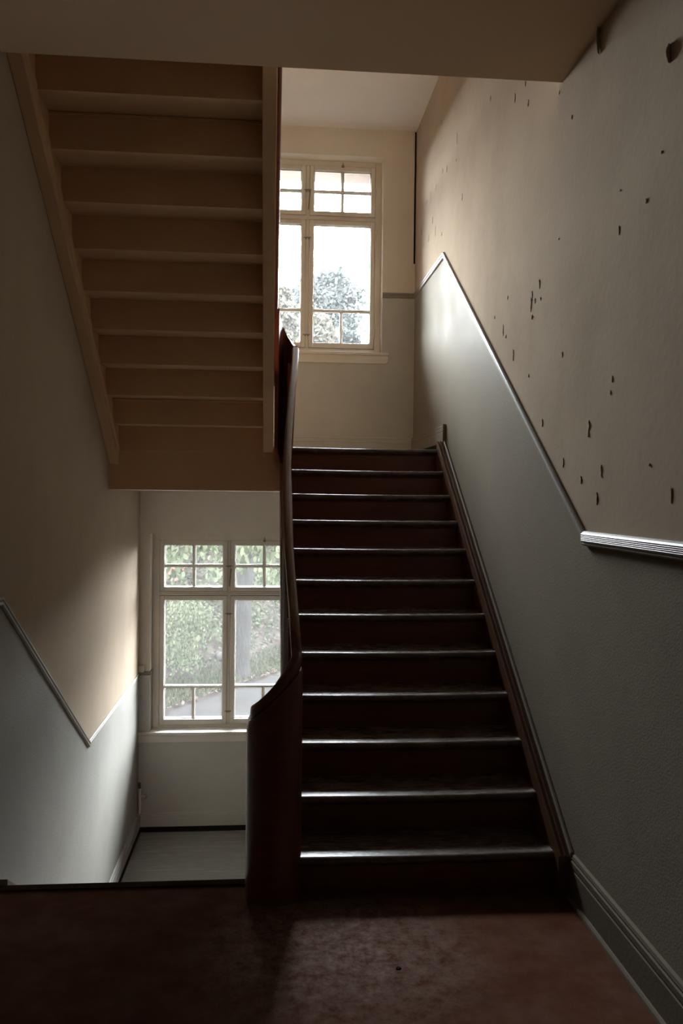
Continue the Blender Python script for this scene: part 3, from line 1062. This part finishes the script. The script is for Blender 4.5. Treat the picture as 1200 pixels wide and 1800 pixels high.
debris(Vector((hit(2, 2 * R, 583, 1381).x, hit(2, 2 * R, 583, 1381).y, 2 * R)), 0.0045, 'pale paint crumb lying on the second stair tread')
debris(Vector((hit(2, R, 558, 1481).x, hit(2, R, 558, 1481).y, R)), 0.005, 'orange-brown crumb on the lowest stair tread near the newel', m='litter')
debris(Vector((hit(2, R, 582, 1471).x, hit(2, R, 582, 1471).y, R)), 0.004, 'smaller crumb at the back of the lowest stair tread')
debris(Vector((XR - 0.045, YE + 0.03, ZU)), 0.016, 'curled flake of paint on the landing edge by the baseboard')
debris(hit(2, 0.0, 700, 1703), 0.012, 'dark flat fleck on the linoleum floor before the stairs', 'fleck', 'black')

# ------------------------------------------------------------------ outside
ZG = -1.65


def road_edge(x):
    return 12.75 + (x + 1.64) * 1.62


def ground_h(x, y):
    d = (y - road_edge(x)) / 1.9          # distance behind the verge edge
    h = 0.0
    if d > 0:
        h += 0.04 + 0.10 * min(d, 1.2)
    if d > 1.0:
        h += 0.62 * min(d - 1.0, 7.0)
    if d > 8.0:
        h += 0.10 * (d - 8.0)
    return ZG + h


gx = np.linspace(-40, 40, 81)
gy = np.linspace(8.1, 90, 110)
mb = MB()
idx = {}
for a, x in enumerate(gx):
    for b_, y in enumerate(gy):
        idx[a, b_] = len(mb.v)
        mb.v.append((x, y, ground_h(x, y) - 0.02 + (0.04 * math.sin(x * 3.1) * math.cos(y * 2.3) if y > road_edge(x) + 2 else 0)))
for a in range(80):
    for b_ in range(109):
        mb.f.append((idx[a, b_], idx[a + 1, b_], idx[a + 1, b_ + 1], idx[a, b_ + 1]))
        mb.mi.append(0)
S(mb.build('ground', 'earth', smooth=True), 'brown earth bank with leaf litter outside the lower window', 'ground')
mb = MB()
mb.face([(-40, 8.1, ZG + 0.006), (40, 8.1, ZG + 0.006), (40, road_edge(40), ZG + 0.006)] + [(x, road_edge(x) + 0.10 * math.sin(x * 2.7) + 0.05 * math.sin(x * 7.1), ZG + 0.006) for x in np.arange(39, -4.5, -0.5)] + [(-40, 8.1, ZG + 0.006)][:0] + [(-4.7, 8.1, ZG + 0.006)][:0])
mb2 = MB()
xs = np.arange(-4.0, 40.1, 0.5)
for k in range(len(xs) - 1):
    xa, xb = xs[k], xs[k + 1]
    ea = max(8.2, road_edge(xa) + 0.10 * math.sin(xa * 2.7) + 0.05 * math.sin(xa * 7.1))
    eb = max(8.2, road_edge(xb) + 0.10 * math.sin(xb * 2.7) + 0.05 * math.sin(xb * 7.1))
    mb2.face([(xa, 8.1, ZG + 0.012), (xb, 8.1, ZG + 0.012), (xb, eb, ZG + 0.012), (xa, ea, ZG + 0.012)])
S(mb2.build('road', 'asphalt'), 'pale asphalt road outside the lower window', 'road')


bslab = MB()  # unseen slab added to throw daylight up through the windows
S(bslab.box(-9, 9, YO, 11.2, ZG - 0.1, ZG + 0.03).build('bounce_slab', 'bounce_ground', bevel=0.01), 'unseen pale ground slab added outside to bounce daylight indoors', 'bounce_slab')


def leaves_mesh(name, pos, nrm, size, m, parent=None, aspect=0.62, up=None):
    """one mesh of six-sided leaves; pos, nrm (n,3), size (n,)"""
    n = len(pos)
    nrm = nrm / np.linalg.norm(nrm, axis=1, keepdims=True)
    ref = rng.normal(size=(n, 3)) if up is None else np.tile(np.array(up, float), (n, 1)) + rng.normal(scale=0.25, size=(n, 3))
    t = ref - nrm * (ref * nrm).sum(1, keepdims=True)
    t /= np.linalg.norm(t, axis=1, keepdims=True)
    s = np.cross(nrm, t)
    shape = [(-0.5, 0), (-0.2, 0.42), (0.2, 0.36), (0.5, 0), (0.2, -0.36), (-0.2, -0.42)]
    V = np.zeros((n, 6, 3))
    for k, (a, b) in enumerate(shape):
        bend = -0.10 * abs(b) * 2
        V[:, k] = pos + t * (a * size)[:, None] + s * (b * aspect * 1.2 * size)[:, None] + nrm * (bend * size)[:, None]
    me = bpy.data.meshes.new(name)
    me.vertices.add(n * 6)
    me.vertices.foreach_set('co', V.reshape(-1))
    me.loops.add(n * 6)
    me.loops.foreach_set('vertex_index', np.arange(n * 6, dtype=np.int32))
    me.polygons.add(n)
    me.polygons.foreach_set('loop_start', np.arange(n, dtype=np.int32) * 6)
    me.materials.append(M[m])
    me.update(calc_edges=True)
    me.validate()
    o = bpy.data.objects.new(name, me)
    COL.objects.link(o)
    if parent:
        o.parent = parent
        o.matrix_parent_inverse = Matrix.Translation(-parent.location)
    o['kind'] = 'stuff'
    return o


TRUNK = hit(1, 15.2, 421, 1196)[:2]      # foot of the roadside tree: nothing else grows there
# ivy and undergrowth on the bank
n = 80000
x = rng.uniform(-4.5, 6, n)
dd = 1.0 + 8.5 * rng.random(n) ** 0.8
y = road_edge(x) + dd * 1.9
patch = np.sin(x * 1.3 + 0.7) * np.cos(y * 0.9 + 0.4) + 0.6 * np.sin(x * 2.9 - y * 1.7)
keep = (patch > -0.75) | (dd > 3.2)
keep &= (x - TRUNK[0]) ** 2 + (y - TRUNK[1]) ** 2 > 0.30 ** 2
x, y, dd = x[keep], y[keep], dd[keep]
lump = 0.35 * (np.sin(x * 1.9 + 1) * np.cos(y * 1.4) + 0.7 * np.sin(x * 4.1 + y * 2.7)) + 0.35
lift = np.clip(dd - 1.2, 0, 1.6) * np.clip(lump, 0, 1) * rng.random(len(x)) ** 0.5
z = np.array([ground_h(a, b) for a, b in zip(x, y)]) + 0.03 + lift
nr = np.stack([rng.normal(0, 0.5, len(x)), -0.7 + rng.normal(0, 0.45, len(x)), 0.8 + rng.normal(0, 0.4, len(x))], 1)
tag(leaves_mesh('ivy', np.stack([x, y, z], 1), nr, rng.uniform(0.045, 0.095, len(x)), 'ivy'),
    'dense ivy and undergrowth covering the bank behind the road', 'ivy')
# fallen leaves
n = 2500
x = rng.uniform(-5, 6, n)
y = road_edge(x) + np.minimum(rng.normal(0, 1, n) ** 2 * 1.6, rng.uniform(2.5, 4.5, n)) + 0.02
z = np.array([ground_h(a, b) for a, b in zip(x, y)]) + 0.03
tag(leaves_mesh('leaf_litter', np.stack([x, y, z], 1), np.stack([rng.normal(0, 0.4, n), rng.normal(-0.2, 0.4, n), np.ones(n)], 1), rng.uniform(0.04, 0.09, n), 'litter'),
    'dry brown leaves scattered along the road edge', 'leaf litter')
# grass on the verge
n = 14000
x = rng.uniform(-5, 7, n)
y = road_edge(x) + 0.05 + 1.85 * rng.random(n)
off = (x - TRUNK[0]) ** 2 + (y - TRUNK[1]) ** 2 > 0.27 ** 2
x, y = x[off], y[off]
n = len(x)
z = np.array([ground_h(a, b) for a, b in zip(x, y)])
hgt = rng.uniform(0.05, 0.13, n)
bx = np.stack([x, y, z + hgt * 0.45], 1)
tag(leaves_mesh('grass', bx, np.stack([rng.normal(0, 0.5, n), -np.ones(n), rng.normal(0.3, 0.3, n)], 1), hgt, 'grass', aspect=0.16, up=(0, 0, 1)),
    'uncut green grass verge between the road and the bank', 'grass')


def tree(name, label, base, top, r0, crown, nleaf, lsize, lm, clumps, droop=None, branches=6, group=None, extra=None):
    root = empty(name, label, 'tree', group=group)
    root.location = base
    b, t = Vector(base), Vector(top)
    mb = MB()
    pts = [b + (t - b) * u + Vector((0.05 * math.sin(u * 7) * (t - b).length * 0.1, 0, 0)) for u in np.linspace(0, 1, 9)]
    pts[0].z -= 0.3
    mb.tube(pts, [r0 * (1.35 if k == 0 else 1 - 0.075 * k) for k in range(9)], 14)
    o = mb.build('trunk', 'bark', smooth=True)
    under(root, o)
    (c, rad) = crown
    c = np.array(c, float)
    rad = np.array(rad, float)
    cc = []
    while len(cc) < clumps:
        v = rng.uniform(-1, 1, 3)
        if 0.25 < np.linalg.norm(v) < 1:
            cc.append(c + v * rad)
    cc = np.array(cc)
    for k in range(branches):
        e = Vector(cc[k % len(cc)])
        s = b + (t - b) * random.uniform(0.55, 0.95)
        mid = (s + e) / 2 + Vector((0, 0, 0.15 * (e - s).length))
        bm = MB().tube([s, mid, e], [r0 * 0.35, r0 * 0.22, r0 * 0.06], 7)
        under(root, bm.build('branch', 'bark', smooth=True))
    w_ = rng.integers(0, clumps, nleaf)
    cr = rad.mean() * 0.30
    pos = cc[w_] + rng.normal(0, 1, (nleaf, 3)) * cr * np.array([0.62, 0.62, 0.5])
    nr = rng.normal(0, 1, (nleaf, 3)) + np.array([0, -0.4, 0.6])
    leaves_mesh('foliage', pos, nr, rng.uniform(0.7, 1.3, nleaf) * lsize, lm, root)
    return root


def at(px, py, y):
    return hit(1, y, px, py)


# near tree whose trunk shows in the lower window
bt = at(421, 1196, 15.2)
near_tree = empty('linden_tree', 'grey-barked tree by the road, trunk filling part of the lower window', 'tree')
near_tree.location = (bt.x, bt.y, ZG)
tt = at(430, 1040, 15.2)
dirv = (tt - bt)
mb = MB()
pts = [bt + dirv * u for u in (-0.25, 0.0, 0.3, 0.7, 1.0, 1.6, 2.3, 3.2)]
mb.tube(pts, [0.26, 0.185, 0.155, 0.145, 0.14, 0.13, 0.11, 0.08], 18)
under(near_tree, mb.build('trunk', 'bark', smooth=True))
fork = pts[4]
for (px, py, yy, rr) in ((330, 1060, 13.6, 0.03), (300, 975, 12.2, 0.03), (445, 960, 11.0, 0.028), (360, 965, 11.6, 0.025), (500, 975, 11.4, 0.02), (560, 940, 12.5, 0.05), (250, 900, 13, 0.05)):
    e = at(px, py, yy)
    s = pts[6] if py < 1000 else pts[5]
    mid = (s + e) / 2 + Vector((0, 0, 1.0))
    under(near_tree, MB().tube([s, mid, e + Vector((0, 0, 0.25)), e], [0.05, 0.035, 0.02, 0.008], 8).build('branch', 'bark', smooth=True))
# hanging leaf sprays seen through the top lights
pos = []
for (px, py, yy, sx, sz, k) in ((345, 960, 11.6, 40, 22, 110), (300, 985, 12.2, 22, 26, 110), (380, 1005, 12.4, 25, 22, 70), (425, 985, 10.4, 12, 22, 46), (440, 965, 10.6, 26, 10, 60),
                                (470, 985, 10.8, 22, 16, 46), (495, 965, 11.0, 14, 14, 50), (330, 1090, 14.0, 34, 40, 1300), (320, 1150, 14.6, 26, 30, 800), (480, 1015, 13.5, 22, 16, 320),
                                (360, 930, 12, 80, 20, 200), (480, 930, 12, 60, 20, 160), (545, 985, 12.5, 30, 40, 160), (250, 1000, 12.5, 30, 50, 200)):
    for _ in range(k):
        p = at(px + random.gauss(0, sx * 0.55), py + random.gauss(0, sz * 0.55), yy + random.gauss(0, 0.35))
        p.z = max(p.z, ground_h(p.x, p.y) + 0.16)
        pos.append(tuple(p))
pos = np.array(pos)
n = len(pos)
leaves_mesh('foliage', pos, np.stack([rng.normal(0, 0.5, n), -0.8 + rng.normal(0, 0.4, n), 0.35 + rng.normal(0, 0.4, n)], 1), np.where(pos[:, 1] > 13, 0.5, 0.85) * rng.uniform(0.07, 0.14, n), 'linden', near_tree, aspect=0.55, up=(0, 0, 1))
pos = []
for (px, py, k, s) in ((296, 1005, 9, 3.0), (308, 1019, 5, 3), (322, 992, 4, 3), (304, 998, 4, 3), (294, 1015, 3, 2), (325, 998, 3, 2)):
    for _ in range(k):
        pos.append(tuple(at(px + random.gauss(0, s), py + random.gauss(0, s * 0.6), 12.6 + random.gauss(0, 0.05))))
pos = np.array(pos)
n = len(pos)
leaves_mesh('blossom', pos, np.stack([rng.normal(0, 0.3, n), -np.ones(n), rng.normal(0.3, 0.3, n)], 1), rng.uniform(0.03, 0.055, n), 'blossom', near_tree)

# pale stone on the bank, where its sight line meets the ground
for yy in np.arange(13.5, 22, 0.02):
    c = at(388, 1155, yy)
    if c.z <= ground_h(c.x, yy) + 0.05:
        break
zc = ground_h(c.x, c.y)
mb = MB()
rings = []
for (q, v) in ((0.80, -0.04), (1.0, 0.02), (0.95, 0.07), (0.72, 0.115), (0.35, 0.14)):
    rings.append([(c.x + 0.05 + 0.15 * q * math.cos(a) * (1 + 0.12 * math.sin(3 * a)), c.y + 0.12 * q * math.sin(a), zc + v) for a in np.linspace(0, 2 * math.pi, 11)[:-1]])
mb.loft(rings)
tag(mb.build('boulder', 'stone', smooth=True), 'small white boulder in the ivy on the bank', 'stone')

# distant trees in the upper window
def far_tree(label, px, py, yy, rx_px, rz_px, nleaf, lm, clumps, ls):
    c = at(px, py, yy)
    s = yy / F_PX
    gz = ground_h(c.x, yy)
    tree('deciduous_tree', label, (c.x, yy, gz), (c.x + 0.3, yy, c.z + rz_px * s * 0.2), 0.38,
         ((c.x, yy, c.z), (rx_px * s, rx_px * s * 0.8, rz_px * s)), nleaf, ls, lm, clumps, group='trees beyond the road')


far_tree('tall grey-green tree with open crown in the upper window', 577, 545, 52, 52, 78, 9000, 'oak', 62, 0.26)
far_tree('yellowing tree in front of the tall grey-green tree', 556, 600, 44, 30, 52, 5000, 'autumn', 34, 0.22)
far_tree('low rounded green tree beside the yellowing tree', 606, 618, 47, 22, 44, 4500, 'oak', 30, 0.20)
far_tree('yellow-leaved tree next to the curved stair panel', 500, 560, 40.8, 22, 55, 4500, 'autumn', 34, 0.22)
far_tree('dark green tree behind the window mullion', 528, 560, 58, 20, 62, 5000, 'oak', 34, 0.22)
far_tree('wide green tree hidden low behind the upper sill', 580, 690, 35.5, 100, 40, 8000, 'oak', 60, 0.30)
